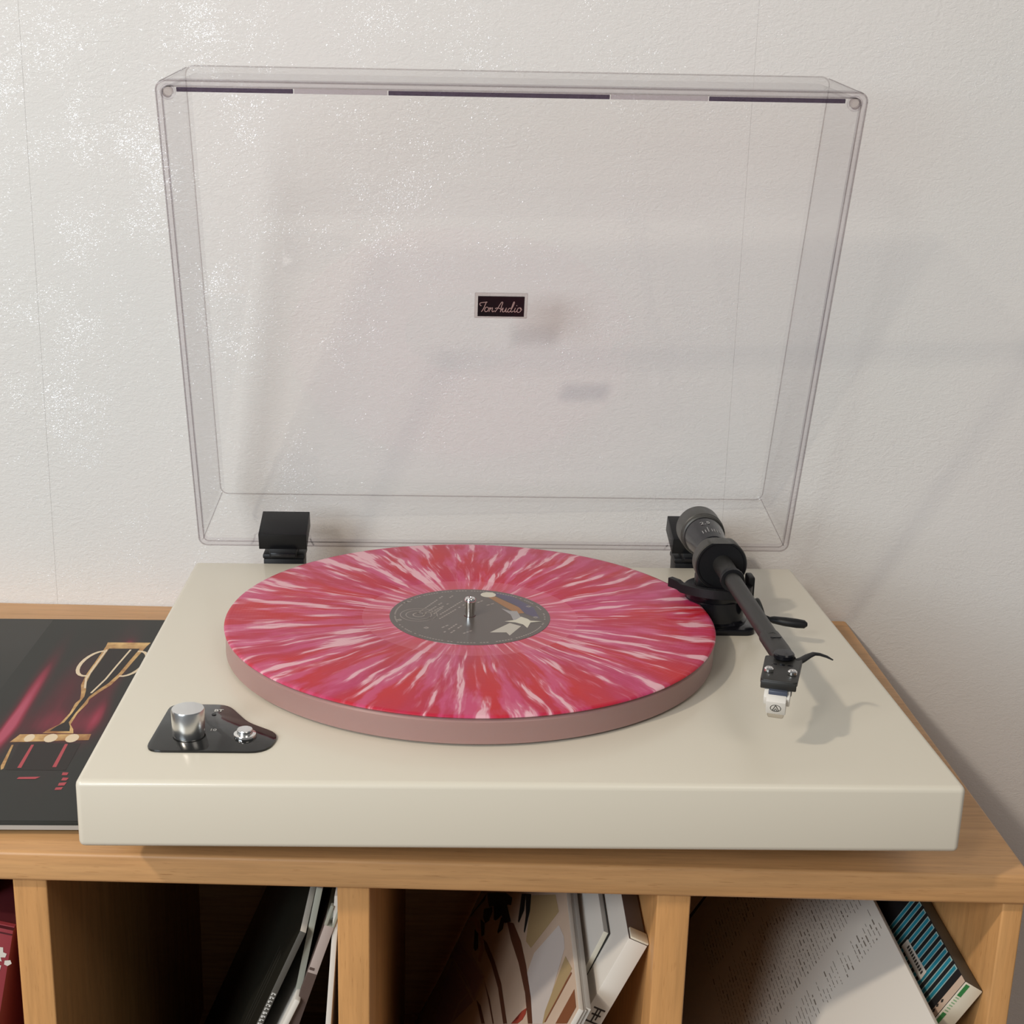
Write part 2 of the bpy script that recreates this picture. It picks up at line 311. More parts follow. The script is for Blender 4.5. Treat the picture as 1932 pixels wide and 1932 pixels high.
def roundpoly(P, r, n=5):
    out = []; N = len(P)
    for i in range(N):
        p = Vector(P[i]); a = (Vector(P[i-1])-p); b = (Vector(P[(i+1) % N])-p)
        ri = r[i] if isinstance(r, (list, tuple)) else r
        d = min(ri, a.length*.45, b.length*.45); A = p+a.normalized()*d; B = p+b.normalized()*d
        for k in range(n+1):
            t = k/n; q = A*(1-t)**2+p*2*t*(1-t)+B*t*t; out.append((q.x, q.y))
    return out
def ribbon(bm, pts, w, z, mi=0, M=None, thick=0.006):
    pts = [Vector(p).to_2d() for p in pts]; t = bmesh.new(); L = []
    for i, p in enumerate(pts):
        d = (pts[min(i+1, len(pts)-1)]-pts[max(i-1, 0)]).normalized(); s = Vector((-d.y, d.x))*w/2
        L.append((t.verts.new((p.x+s.x, p.y+s.y, z)), t.verts.new((p.x-s.x, p.y-s.y, z))))
    for a, b in zip(L, L[1:]):
        f = t.faces.new((a[0], a[1], b[1], b[0])); f.material_index = mi
    if M is not None: t.transform(M)
    me = bpy.data.meshes.new('t'); t.to_mesh(me); t.free(); bm.from_mesh(me); bpy.data.meshes.remove(me)
def flatpoly(bm, P, z, M=None, mi=0):
    t = bmesh.new(); vs_ = [t.verts.new((p[0], p[1], z)) for p in P]; f = t.faces.new(vs_); f.material_index = mi
    bmesh.ops.triangulate(t, faces=t.faces[:])
    if M is not None: t.transform(M)
    me = bpy.data.meshes.new('t'); t.to_mesh(me); t.free(); bm.from_mesh(me); bpy.data.meshes.remove(me)
def text_bm(bm, s, size, M, bold=0.0):
    cu = bpy.data.curves.new('txt', 'FONT'); cu.body = s; cu.size = size; cu.align_x = 'CENTER'; cu.align_y = 'CENTER'; cu.offset = bold; cu.resolution_u = 3
    o = bpy.data.objects.new('txt', cu); C.objects.link(o)
    me = bpy.data.meshes.new_from_object(o.evaluated_get(bpy.context.evaluated_depsgraph_get()))
    me.transform(M); bm.from_mesh(me)
    bpy.data.objects.remove(o); bpy.data.curves.remove(cu); bpy.data.meshes.remove(me)
def circ(cx, cy, r, n=24, ry=None): return [(cx+r*math.cos(2*math.pi*i/n), cy+(ry or r)*math.sin(2*math.pi*i/n)) for i in range(n)]
def T(x, y, z): return Matrix.Translation((x, y, z))
def RX(a): return Matrix.Rotation(math.radians(a), 4, 'X')
def RY(a): return Matrix.Rotation(math.radians(a), 4, 'Y')
def RZ(a): return Matrix.Rotation(math.radians(a), 4, 'Z')

# ------------------------------------------------------------------ setting: wall, floor
CROT = -0.0339
cabrot = (0, 0, CROT)
CAB0 = W(0, 0, 0)
def cabloc(x, y, z):
    c_, s_ = math.cos(CROT), math.sin(CROT)
    return W(x*c_-y*s_, x*s_+y*c_, z)
WY = 41.62
bm = bmesh.new(); box(bm, -260, 260, 0.15, 12, -OZ, 165)
wall = finish('wall_back', bm, M_wall, None, None, False); wall.location = cabloc(0, WY, 0); wall.rotation_euler = cabrot
tag(wall, kind='structure')
seams = [-260, -195.5, -142.6, -89.7, -36.0, 16.6, 69.6, 122.6, 175.6, 260]
for a, b in zip(seams, seams[1:]):
    bm = bmesh.new(); box(bm, a+.004, b-.004, 0, .2, -OZ+.1, 165, .008, 1)
    finish('wallpaper_strip', bm, M_wall, wall, None, False)
bm = bmesh.new(); box(bm, -260, 260, -260, 60, -OZ-4, -OZ-.0)
fl = finish('floor', bm, M_floor, None, W(0, 0, 0)-Vector((0, 0, 0)), False); tag(fl, kind='structure')

# ------------------------------------------------------------------ cabinet
ZT = -6.18; TH = 1.72; ZU = ZT-TH; ZF = -42.5
cab = empty('record_cabinet', cabloc(0, 20, -OZ), cabrot)
tag(cab, 'light beech record cabinet with upright dividers standing against the wall', 'cabinet')
inv = Vector((0, 20, -OZ))
def cpart(name, boxes, m, bev=.12):
    bm = bmesh.new()
    for (x0, x1, y0, y1, z0, z1) in boxes: box(bm, x0, x1, y0-20, y1-20, z0+OZ, z1+OZ, bev, 3)
    return finish(name, bm, m, cab)
cpart('worktop', [(-62, 26.92, 3.06, 41.5, ZU, ZT)], M_wood_h, .22)
for x0, x1 in ((-62, -60.2), (-44.6, -42.85), (-27.05, -25.2), (-9.62, -7.87), (7.45, 9.25), (25.78, 26.9)):
    cpart('side_panel' if x1 < -60 or x0 > 25 else 'divider', [(x0, x1, 3.6, 41.0, -OZ if (x1 < -60 or x0 > 25) else -78.5, ZU-.0)], M_wood_v, .1)
cpart('shelf_board', [(-60.2, 25.78, 3.8, 41.0, ZF-1.8, ZF)], M_wood_h, .1)
cpart('shelf_board', [(-60.2, 25.78, 3.8, 41.0, -80.3, -78.5)], M_wood_h, .1)
cpart('plinth_board', [(-60.2, 25.78, 5.5, 7.2, -OZ, -80.3)], M_wood_h, .1)
cpart('back_panel', [(-60.2, 25.78, 40.2, 41.0, -80.3, ZU)], M_wood_h, .05)

# ------------------------------------------------------------------ sleeves in the cabinet
def sleeve_obj(key, name, mats, label, cat='record', dx=0, group=None, bev=.03, split=True):
    x, y, z, a, S, t = SL[key]
    o = empty(name, cabloc(x+dx, y, z)) if False else None
    bm = bmesh.new(); D_ = min(S, 31.5)
    box(bm, 0, t, 0, D_, -S, 0, min(bev, t*.3), 2)
    ml = mats if isinstance(mats, (list, tuple)) else [mats]
    bm.faces.ensure_lookup_table(); bm.normal_update()
    if len(ml) > 1:      # 0 = left face, 1 = spine (front), 2 = top
        for f in bm.faces:
            n = f.normal
            if n.y < -.6: f.material_index = 1
            elif n.z > .6 and len(ml) > 2: f.material_index = 2
    o = finish(name, bm, ml, None)
    o.matrix_world = Matrix.Translation(cabloc(x+dx, y, z)) @ Matrix.Rotation(CROT, 4, 'Z') @ Matrix.Rotation(math.radians(a), 4, 'Y')
    tag(o, label, cat, group)
    return o
def face_print(key, o, name, polys, m, off=.012):
    """polys given as (depth, height) on the left face of a sleeve"""
    bm = bmesh.new()
    S = SL[key][4]; D_ = min(S, 31.5)
    for P in polys:
        P = [(min(max(p[0], .03), D_-.03), min(p[1], -.02)) for p in P]
        t = bmesh.new(); vs_ = [t.verts.new((-off, p[0], p[1])) for p in P]
        try: t.faces.new(vs_)
        except ValueError: t.free(); continue
        bmesh.ops.triangulate(t, faces=t.faces[:])
        me = bpy.data.meshes.new('t'); t.to_mesh(me); t.free(); bm.from_mesh(me); bpy.data.meshes.remove(me)
    return finish(name, bm, m, o, None, False)

G1 = None
# left compartment
o = sleeve_obj('c0', 'record_box', [M_red_box, M_red_box, M_red_dk], 'crimson box set with white print, left of the leftmost divider', 'record box', dx=-2.1)
bm = bmesh.new()
for P in ([(.9, -1.2), (1.25, -1.15), (1.3, -1.45), (1.5, -1.5), (1.45, -1.75), (1.2, -1.8), (1.3, -2.05), (.9, -2.0), (.8, -1.6)], [(1.45, -1.95), (1.75, -1.85), (1.85, -2.05), (1.65, -2.25), (1.45, -2.2)], [(.75, -2.3), (1.3, -2.3), (1.2, -3.6), (.8, -4.2)]):
    flatpoly(bm, P, 0, T(.55, -.02, 0) @ RX(90))
finish('spine_print', bm, M_card_w, o, None, False)
bm = bmesh.new(); box(bm, .02, 2.18, -.03, 20, -.30, -.22, 0); finish('lid_seam', bm, M_red_dk, o, None, False)
bm = bmesh.new(); box(bm, .02, 2.18, .25, .55, 0, .06, .02); finish('lid_edge', bm, M_red_box, o, None, False)
sleeve_obj('c0b', 'record_sleeve', [M_card_k, M_card_dk, M_card_dk], 'dark sleeve rising behind the crimson box at the far left', 'record', dx=-1.3)
# second compartment
o = sleeve_obj('a', 'record_sleeve', [M_card_k, M_card_dk, M_card_w], 'black sleeve with small pale marks on its spine, leftmost of its leaning row', 'record')
bm = bmesh.new(); random.seed(3)
for i in range(9):
    z_ = -4.2-i*.26
    box(bm, .06, .10+.08*random.random(), -.02, 0, z_-.17, z_); box(bm, .2, .29, -.02, 0, z_-.05-.1*random.random(), z_); box(bm, .08, .28, -.02, 0, z_-.04, z_)
finish('spine_print', bm, M_white_ink, o, None, False)
face_print('a', o, 'cover_lines', [[(3.2+i*1.1, -4-i*.5), (3.3+i*1.1, -4-i*.5), (3.3+i*1.1, -12), (3.2+i*1.1, -12)] for i in range(3)], M_card_dk)
o = sleeve_obj('b', 'record_sleeve', [M_card_gr, M_card_gr, M_card_g], 'grey green sleeve standing steeper than the black sleeve on its left', 'record')
bm = bmesh.new()
for i in range(7):
    zz = -5-i*.75; flatpoly(bm, [(-.4-.1*random.random(), zz), (-.25+.2*random.random(), zz+.3), (-.2, zz-.35), (-.5, zz-.5)], 0, T(0, .3, 0) @ RX(90))
bm.free()
o = sleeve_obj('c', 'record_sleeve', [M_card_br, M_card_m, M_card_gr], 'mauve cardboard sleeve with an open notched top beside the third upright', 'record')
bm = bmesh.new(); box(bm, -.02, .16, -.02, .3, 0, 1.25, .03); box(bm, .42, .56, -.02, .3, 0, 1.2, .03)
finish('sleeve_mouth', bm, M_card_gr, o)
bm = bmesh.new(); box(bm, 0.01, .54, -.03, .0, -12, -3.1, 0); box(bm, .03, .3, -.035, 0, -2.9, -2.75, 0)
finish('spine_band', bm, M_card_br, o, None, False)
sleeve_obj('d', 'record_sleeve', [M_card_w, M_card_w, M_card_w], 'short white sleeve with rounded spine end low between grey green and mauve sleeves', 'record', bev=.14)
sleeve_obj('e', 'record_sleeve', [M_card_w, M_card_w, M_card_w], 'thin pale sleeve standing nearly upright against the second divider', 'record')
# third compartment
M_cover = cover_noise('tan_cover', (.46, .34, .25), (.52, .40, .31), 12)
o = sleeve_obj('palm', 'record_sleeve', [M_cover, M_card_w, M_card_w], 'record sleeve with palm leaves and curved trunks painted on tan', 'record')
ink = lambda n, c: mat(n, c, .5)
face_print('palm', o, 'printed_highlight', D['light'], ink('pale_print', (.56, .50, .46)), .010)
M_olive = ink('olive_print', (.40, .29, .15))
for P_ in D['olive']: face_print('palm', o, 'printed_sand', [P_], M_olive, .012)
face_print('palm', o, 'printed_panel', D['mauve'], ink('mauve_print', (.30, .20, .20)), .014)
face_print('palm', o, 'printed_outline', D['mline'], ink('rose_line_print', (.36, .25, .22)), .018)
face_print('palm', o, 'printed_trunk', D['stems'], ink('brown_print', (.10, .035, .018)), .016)
face_print('palm', o, 'printed_branch', D['tan'], ink('light_brown_print', (.38, .21, .14)), .020)
face_print('palm', o, 'printed_leaves', D['leaves'], ink('leaf_print', (.008, .012, .012)), .022)
face_print('palm', o, 'printed_frame', D['frame'], ink('rust_print', (.22, .08, .035)), .024)
face_print('palm', o, 'printed_flower', D['red'], ink('red_print', (.32, .05, .03)), .026)
sleeve_obj('g1', 'record_sleeve', [M_card_dk, M_card_w, M_card_g], 'dark grey sleeve pressed against the palm leaf sleeve', 'record')
sleeve_obj('g2', 'record_sleeve', [M_card_g, M_card_w, M_card_g], 'light grey sleeve just right of the dark grey one', 'record')
o = sleeve_obj('w1', 'record_sleeve', [M_card_w, M_card_edge, M_card_g], 'white sleeve with a short cream edge, left of the thick white box', 'record')
bm = bmesh.new(); box(bm, .3, .38, .0, 25, -14, -.02, 0); finish('gap_shade_slab', bm, M_card_k, o, None, False)  # black slab standing in for the shade inside the sleeve's opening
o = sleeve_obj('h', 'record_box', [M_card_w, M_card_w, M_card_br], 'thick white box set leaning, black character on its spine', 'record box', bev=.06)
bm = bmesh.new()
box(bm, .06, 1.16, -.01, 1.0, .02, .16, .05); finish('box_rim', bm, M_card_edge, o)
bm = bmesh.new()
zz = -4.75
for z_, x0, x1 in ((0, .25, .95), (-.42, .32, .88), (-.95, .18, 1.0)): box(bm, x0, x1, -.02, 0, zz+z_-.05, zz+z_+.05)
box(bm, .48, .56, -.02, 0, zz-.95, zz+0); box(bm, .66, .74, -.02, 0, zz-.75, zz+0)
finish('spine_character', bm, M_dark_ink, o, None, False)
# fourth compartment
o = sleeve_obj('A', 'record_sleeve', [M_card_w, M_card_w, M_card_w], 'white sleeve with rows of small text, leaning across the right compartment', 'record')
rows = []; random.seed(11)
for y0_, y1_ in ((9.7, 12.4), (13.4, 22.5), (23.5, 28.5)):
    z = -.35
    while z > -15:
        y = y0_+random.choice((0, 0, 0, .4)); ye = y1_-random.uniform(0, 1.6)
        if random.random() < .93:
            while y < ye:
                L = random.uniform(.12, .75); h = .035+.045*(random.random() < .2)
                rows.append([(y, z), (y+L, z), (y+L, z-h), (y, z-h)]); y += L+random.uniform(.08, .35)
        z -= .30
face_print('A', o, 'printed_text', rows, mat('grey_print', (.20, .17, .14), .6))
o = sleeve_obj('C', 'record_box', [mat('black_obi', (.012, .012, .013), .4), M_card_edge, M_card_dk], 'box set with black and blue stripes and a green band on its cream spine', 'record box', bev=.08)  # charcoal top face paints in the shade lying on the box top
st_b, st_l = [], []
for i in range(10):
    y = 1.25+i*.80
    st_l.append([(y, -.05), (y+.46, -.05), (y+.46, -6), (y, -6)])
    st_b.append([(y+.08, -.12), (y+.36, -.12), (y+.36, -6), (y+.08, -6)])
face_print('C', o, 'printed_stripe_edge', st_l, ink('pale_teal_print', (.30, .42, .40)), .012)
face_print('C', o, 'printed_stripe', st_b, ink('blue_print', (.015, .20, .28)), .020)
face_print('C', o, 'cream_strip', [[(.0, 0), (.62, 0), (.62, -12), (.0, -12)]], ink('cream_print', (.56, .42, .32)), .014)
face_print('C', o, 'printed_diamond', [[(p[0]+.0, p[1]-.14-.0), (p[0]+.12, p[1]), (p[0], p[1]+.14), (p[0]-.12, p[1])] for (p,) in D['diam']], M_dark_ink, .028)
face_print('C', o, 'paper_label', D['stripelabel'], M_card_w, .030)
lb = D['stripelabel'][0]; ymin = min(p[0] for p in lb); ymax = max(p[0] for p in lb)
face_print('C', o, 'label_text', [[(ymin+.3+i*.28, -2.28), (ymin+.48+i*.28, -2.28), (ymin+.46+i*.28, -2.05), (ymin+.3+i*.28, -2.08)] for i in range(10)], M_dark_ink, .036)
bm = bmesh.new()
box(bm, .12, .36, -.02, 0, -.95, -.12); box(bm, .12, .36, -.02, 0, -3.6, -2.2)
finish('green_band', bm, ink('green_print', (.03, .19, .05)), o, None, False)
bm = bmesh.new()
for i, ch in enumerate('SUPER'[:5]): pass
for i in range(6): box(bm, .13, .34, -.02, 0, -1.05-i*.19-.07, -1.05-i*.19)
finish('green_lettering', bm, ink('pale_green_print', (.25, .40, .22)), o, None, False)

# ------------------------------------------------------------------ sleeves lying left of the turntable
M_mag = cover_noise('charcoal_gloss_cover', (.018, .019, .015), (.024, .023, .020), 8, .5)
bs(M_mag).inputs['Specular IOR Level'].default_value = .35
lower = sleeve = None
bm = bmesh.new(); box(bm, -31.5, 0, -15.75, 15.75, 0, .32, .05)
lo = finish('record_sleeve', bm, [M_card_dk], None, cabloc(-19.9+1.0, 21.9, ZT)); lo.rotation_euler = (0, 0, .012)
tag(lo, 'dark sleeve lying under the gold trophy sleeve on the cabinet', 'record')
bm = bmesh.new(); box(bm, -31.5, 0, -15.75, 15.75, .02, .42, .06)
for f in bm.faces:
    pass
art = finish('record_sleeve', bm, [M_mag], None, W(-20.2, 21.5, ZT+.32)); art.rotation_euler = (0, 0, .006)
tag(art, 'glossy black sleeve printed with a gold trophy and red streaks', 'record')
bm = bmesh.new(); box(bm, -31.45, -.05, -15.79, -15.70, .05, .30, 0); finish('paper_edge', bm, M_card_g, art, None, False)
AX, AY, AZ = -20.2, 21.5, .425
def art_bm(polys, z): 
    b = bmesh.new()
    for P in polys: flatpoly(b, [(p[0]-AX, p[1]-AY) for p in P], AZ+z)
    return b
def glowmat():
    m = mat('red_glow_print', (.2, .01, .02), .5, spec=.35)
    co = objcoord(m, (100, 100, 100)); s = nn(m, 'ShaderNodeSeparateXYZ'); lk(m, co, s.inputs[0])
    x, y = s.outputs[0], s.outputs[1]
    def blob(cx, cy, sx, sy, ang):
        ca, sa = math.cos(ang), math.sin(ang)
        dx = math_(m, 'SUBTRACT', x, cx-AX); dy = math_(m, 'SUBTRACT', y, cy-AY)
        u = math_(m, 'MULTIPLY', math_(m, 'ADD', math_(m, 'MULTIPLY', dx, ca), math_(m, 'MULTIPLY', dy, sa)), 1/sx)
        w_ = math_(m, 'MULTIPLY', math_(m, 'SUBTRACT', math_(m, 'MULTIPLY', dy, ca), math_(m, 'MULTIPLY', dx, sa)), 1/sy)
        q = math_(m, 'ADD', math_(m, 'MULTIPLY', u, u), math_(m, 'MULTIPLY', w_, w_))
        return math_(m, 'POWER', 2.718, math_(m, 'MULTIPLY', q, -1.0))
    tot = None
    for a_ in ((-30.9, 21.5, .42, 6.5, 0.03, 1.0), (-31.0, 17.0, .35, 3.0, -.02, .8), (-28.9, 22.5, .9, 5.5, 0, .35), (-26.5, 31.6, .35, 1.2, 0, .8), (-25.8, 19.5, .4, 2.5, 0, .6), (-26.9, 24, .8, 7.5, 0, .35), (-28.0, 18.2, 2.6, 2.2, 0, .35), (-26.0, 26.5, .35, 4, 0, .3)):
        bl = math_(m, 'MULTIPLY', blob(*a_[:5]), a_[5]); tot = bl if tot is None else math_(m, 'ADD', tot, bl)
    n = noise(m, objcoord(m, (60, 6, 1)), 1.0, 3, .6)
    tot = math_(m, 'MULTIPLY', tot, math_(m, 'MULTIPLY_ADD', n.outputs[0], 1.2, .35))
    r = ramp(m, tot, [(0, (.020, .020, .017)), (.3, (.08, .012, .018)), (.65, (.27, .022, .05)), (1, (.42, .07, .12))])
    lk(m, r.outputs[0], bs(m).inputs['Base Color']); return m
b = bmesh.new(); flatpoly(b, [(-13.0, -15.5), (-.1, -15.5), (-.1, 15.6), (-13.0, 15.6)], AZ+.004)
finish('printed_curtain', b, glowmat(), art, None, False)
M_gold = cover_noise('gold_print', (.30, .12, .03), (.70, .46, .18), 60, .45); M_goldl = mat('pale_gold_print', (.72, .58, .40), .35); M_gdk = mat('dark_print', (.018, .012, .010), .5, spec=.35)
# a plain two-handled cup: drawn in sleeve coordinates (cx, y from 16.9 to 33)
def sym(pts, cx, lean=.075, y0=17):
    Lp = [(cx+lean*(y-y0)-w_, y) for w_, y in pts]; Rp = [(cx+lean*(y-y0)+w_, y) for w_, y in reversed(pts)]
    return Lp+Rp
cx = -27.65
cup = [(.95, 17.0), (.75, 17.6), (.35, 18.3), (.25, 20.0), (.40, 21.5), (.30, 22.2), (.55, 23.2), (1.0, 24.6), (1.22, 26.5), (1.3, 28.6), (1.45, 31.6), (1.55, 32.4)]
finish('printed_cup', art_bm([sym(cup, cx)], .010), M_gold, art, None, False)
inn = [(.62, 17.3), (.42, 18.0), (.14, 18.6), (.1, 20.0), (.16, 21.6), (.15, 22.6), (.36, 23.6), (.74, 24.9), (.95, 26.6), (1.0, 28.6), (1.1, 31.2)]
finish('printed_cup_shade', art_bm([sym(inn, cx)], .014), M_gdk, art, None, False)
hl = [[(cx+.075*(y-17)+sx*f-.07, y) for f, y in seg] + [(cx+.075*(y-17)+sx*f+.07, y) for f, y in reversed(seg)]
      for sx, seg in ((-1, [(.55, 24.0), (.98, 25.6), (1.1, 28), (1.2, 31)]), (1, [(.1, 23.2), (.35, 25.6), (.4, 28), (.5, 31)]))]
finish('printed_highlight', art_bm(hl, .018), M_goldl, art, None, False)
b = bmesh.new()
for sx in (-1, 1):
    P = []
    for k in range(13):
        a = math.radians(100-200*k/12); px_ = 1.25+.95*math.cos(a)*1.0; py_ = 28.4+2.3*math.sin(a)
        P.append((cx+.075*(py_-17)+sx*px_-AX, py_-AY))
    ribbon(b, P, .26, AZ+.016)
finish('printed_handle', b, M_goldl, art, None, False)
finish('printed_pedestal', art_bm(D['base'], .012), M_gold, art, None, False)
finish('printed_pedestal_shade', art_bm([[(-29.6, 15.6), (-25.9, 15.6), (-25.9, 12.0), (-29.4, 12.0)]], .011), M_gdk, art, None, False)
finish('printed_red_bars', art_bm(D['redbars'], .016), mat('red_bar_print', (.40, .03, .045), .35), art, None, False)
finish('printed_gold_dots', art_bm([circ(-29.2, 16.3, .3, 16, .55), circ(-27.9, 16.3, .4, 16, .6), circ(-26.6, 16.3, .4, 16, .6)], .016), M_goldl, art, None, False)

# ------------------------------------------------------------------ turntable
tt = empty('turntable', W(0, 17.4, ZT))
tag(tt, 'cream lacquered turntable with open clear dust cover and black tonearm', 'turntable')
TO = Vector((0, 17.4, ZT))
def part(name, bm, m, parent=None, smooth=True, ang=35, label=None):
    """bm in turntable cm coordinates; parts hang on the turntable empty, sub-parts on their part"""
    bmesh.ops.translate(bm, vec=-TO, verts=bm.verts)
    o = finish(name, bm, m, parent or tt, None, smooth, ang)
    if label: o['label'] = label
    return o
HW = 22.0; DP = 34.85; PH = 3.64
bm = bmesh.new(); box(bm, -HW, HW, 0, DP, -PH, 0, .32, 4)
part('plinth', bm, M_cream)
for fx, fy in ((-17.2, 6.9), (17.0, 6.9), (-17.2, 30), (17.0, 30)):
    bm = bmesh.new(); lathe(bm, [(0, ZT), (1.7, ZT), (1.9, ZT+.2), (1.9, -PH-.4), (1.5, -PH+.0), (0, -PH+.0)], 32, T(fx, fy, 0)); part('foot', bm, M_rubber)
# platter
RX0, RY0 = -2.235, 19.10
bm = bmesh.new(); lathe(bm, [(0, -.0), (5.0, .0), (5.0, .10), (14.85, .10), (15.02, .2), (15.02, 1.42), (14.88, 1.58), (0, 1.58)], 160, T(RX0, RY0, 0))
plat = part('platter', bm, M_plat)
bm = bmesh.new(); lathe(bm, [(0, 1.5), (.33, 1.5), (.33, 2.62), (.36, 2.70), (.36, 2.86), (.29, 2.96), (.12, 3.0), (.10, 2.95), (0, 2.95)], 32, T(RX0, RY0, 0))
part('spindle', bm, M_chrome, plat)
# control panel
PP = [(-19.15, 3.22), (-12.55, 3.22), (-12.62, 5.5), (-15.95, 9.02), (-18.98, 9.05)]
PP = [(-19.25, 3.2), (-12.95, 3.2), (-12.55, 5.35), (-14.4, 6.75), (-15.8, 9.05), (-18.95, 9.05)]
bm = bmesh.new(); prism(bm, roundpoly(PP, [.9, 1.3, .8, .6, .7, .7]), 0.0, .11, .02, top_only=True)
pan = part('control_panel', bm, M_panel)
bm = bmesh.new()
lathe(bm, [(0, .11), (.80, .11), (.80, .2), (.86, .24), (.87, 1.50), (.83, 1.60), (.55, 1.62), (0, 1.60)], 64, T(-17.30, 5.15, 0))
part('volume_knob', bm, M_alu, pan)
bm = bmesh.new(); lathe(bm, [(0, .10), (.60, .11), (.62, .2), (.58, .30), (.42, .34), (.40, .26), (0, .26)], 40, T(-14.33, 4.95, 0)); part('switch_bezel', bm, M_chrome, pan)
bm = bmesh.new(); lathe(bm, [(0, .26), (.40, .26), (.42, .50), (.39, .55), (0, .56)], 32, T(-14.33, 4.95, 0)); part('push_button', bm, M_alu, pan)
bm = bmesh.new(); lathe(bm, [(0, .10), (.13, .105), (.13, .125), (0, .125)], 16, T(-16.38, 7.72, 0)); part('indicator_light', bm, M_blackg, pan)
bm = bmesh.new()
text_bm(bm, 'BT', .42, T(-16.2, 8.2, .118), .012); part('bluetooth_lettering', bm, M_white_ink, pan, False)
bm = bmesh.new(); text_bm(bm, '10', .38, T(-16.12, 5.72, .118), .010); part('volume_lettering', bm, M_white_ink, pan, False)
# hinges
TH_ = 1.2808; o_l = Vector((-.035, 34.827, 1.371)); vv = Vector((0, -math.cos(TH_), math.sin(TH_))); ww = Vector((0, math.sin(TH_), math.cos(TH_)))
LM = Matrix(((1, vv.x, ww.x, o_l.x), (0, vv.y, ww.y, o_l.y), (0, vv.z, ww.z, o_l.z), (0, 0, 0, 1)))   # (u, v, w) -> turntable frame
def hinge(x0):
    bm = bmesh.new()
    box(bm, x0+.28, x0+3.22, 34.9, 36.9, -2.6, .25, .05); box(bm, x0+.2, x0+3.3, 34.95, 37.0, .22, .62, .12); box(bm, x0+.75, x0+2.75, 34.5, 36.6, .5, 1.15, .06)
    h = part('hinge', bm, M_black)
    bm = bmesh.new(); box(bm, x0+.85, x0+2.65, 34.42, 34.6, .55, .85, .04); part('hinge_leaf', bm, M_blackg, h)
    bm = bmesh.new(); box(bm, x0, x0+3.5, -.35, .95, -.08, 3.1, .05, 2, 0, LM); part('hinge_clip', bm, M_black, h)
hinge(-17.28); hinge(13.08)
# dust cover
def lid_loop(hw, v0, v1, r, w, n=6): return [Vector((x, y, w)) for x, y in rrect(-hw, hw, v0, v1, r, n)]
Tl = 5.96; t_ = .28
loops = [lid_loop(21.55, 0, 33.47, .55, 0), lid_loop(20.86, .66, 32.96, .65, Tl-.14), lid_loop(20.72, .80, 32.82, .6, Tl)]
inner = [lid_loop(20.72-t_, .80+t_, 32.82-t_, .45, Tl-t_), lid_loop(21.55-t_, t_, 33.47-t_, .35, 0)]
bm = bmesh.new()
def addloops(bm, loops, cap_end):
    R_ = [[bm.verts.new(p) for p in L] for L in loops]
    for a, b in zip(R_, R_[1:]):
        for i in range(len(a)):
            j = (i+1) % len(a); bm.faces.new((a[i], a[j], b[j], b[i]))
    bm.faces.new(R_[cap_end]); return R_
Ro = addloops(bm, loops, 2); Ri = addloops(bm, inner, 0)
a, b = Ro[0], Ri[1]
for i in range(len(a)): bm.faces.new((a[i], b[i], b[(i+1) % len(a)], a[(i+1) % len(a)]))
bm.transform(LM)
lid = part('dust_cover', bm, M_clear, None, True, 25)
# thick polished lip round the open side
bm = bmesh.new()
A = [lid_loop(21.62, -.07, 33.54, .6, -.02), lid_loop(21.62, -.07, 33.54, .6, .42), lid_loop(21.47, .08, 33.39, .5, .46)]
B = [lid_loop(21.25, .30, 33.17, .4, .44), lid_loop(21.25, .30, 33.17, .4, -.02)]
Q = [[bm.verts.new(p) for p in L] for L in A+B]
for a, b in zip(Q, Q[1:]+Q[:1]):
    for i in range(len(a)): bm.faces.new((a[i], a[(i+1) % len(a)], b[(i+1) % len(a)], b[i]))
bm.transform(LM)
part('cover_lip', bm, M_rim, lid, True, 25)
M_edge = acrylic('polished_acrylic_edge', (.86, .84, .84), (.55, .53, .54), 1.0, 1.5)
def edge_tube(name, pts, rad, closed=False):
    bm = bmesh.new(); pts = list(pts)
    if closed: pts = pts+[pts[0]]
    tube(bm, pts, rad, 8); bm.transform(LM); return part(name, bm, M_edge, lid)
edge_tube('moulded_edge', lid_loop(20.80, .72, 32.90, .6, Tl-.06), .045, True)
edge_tube('lip_outer_edge', lid_loop(21.60, -.05, 33.52, .6, -.02), .05, True)
edge_tube('lip_inner_edge', lid_loop(21.26, .29, 33.18, .4, .0), .04, True)
for sx in (-1, 1):
    for va, vb in ((.12, .82), (33.35, 32.80)): edge_tube('corner_edge', [(sx*21.42, va, .45), (sx*20.70, vb, Tl-.1)], .035)
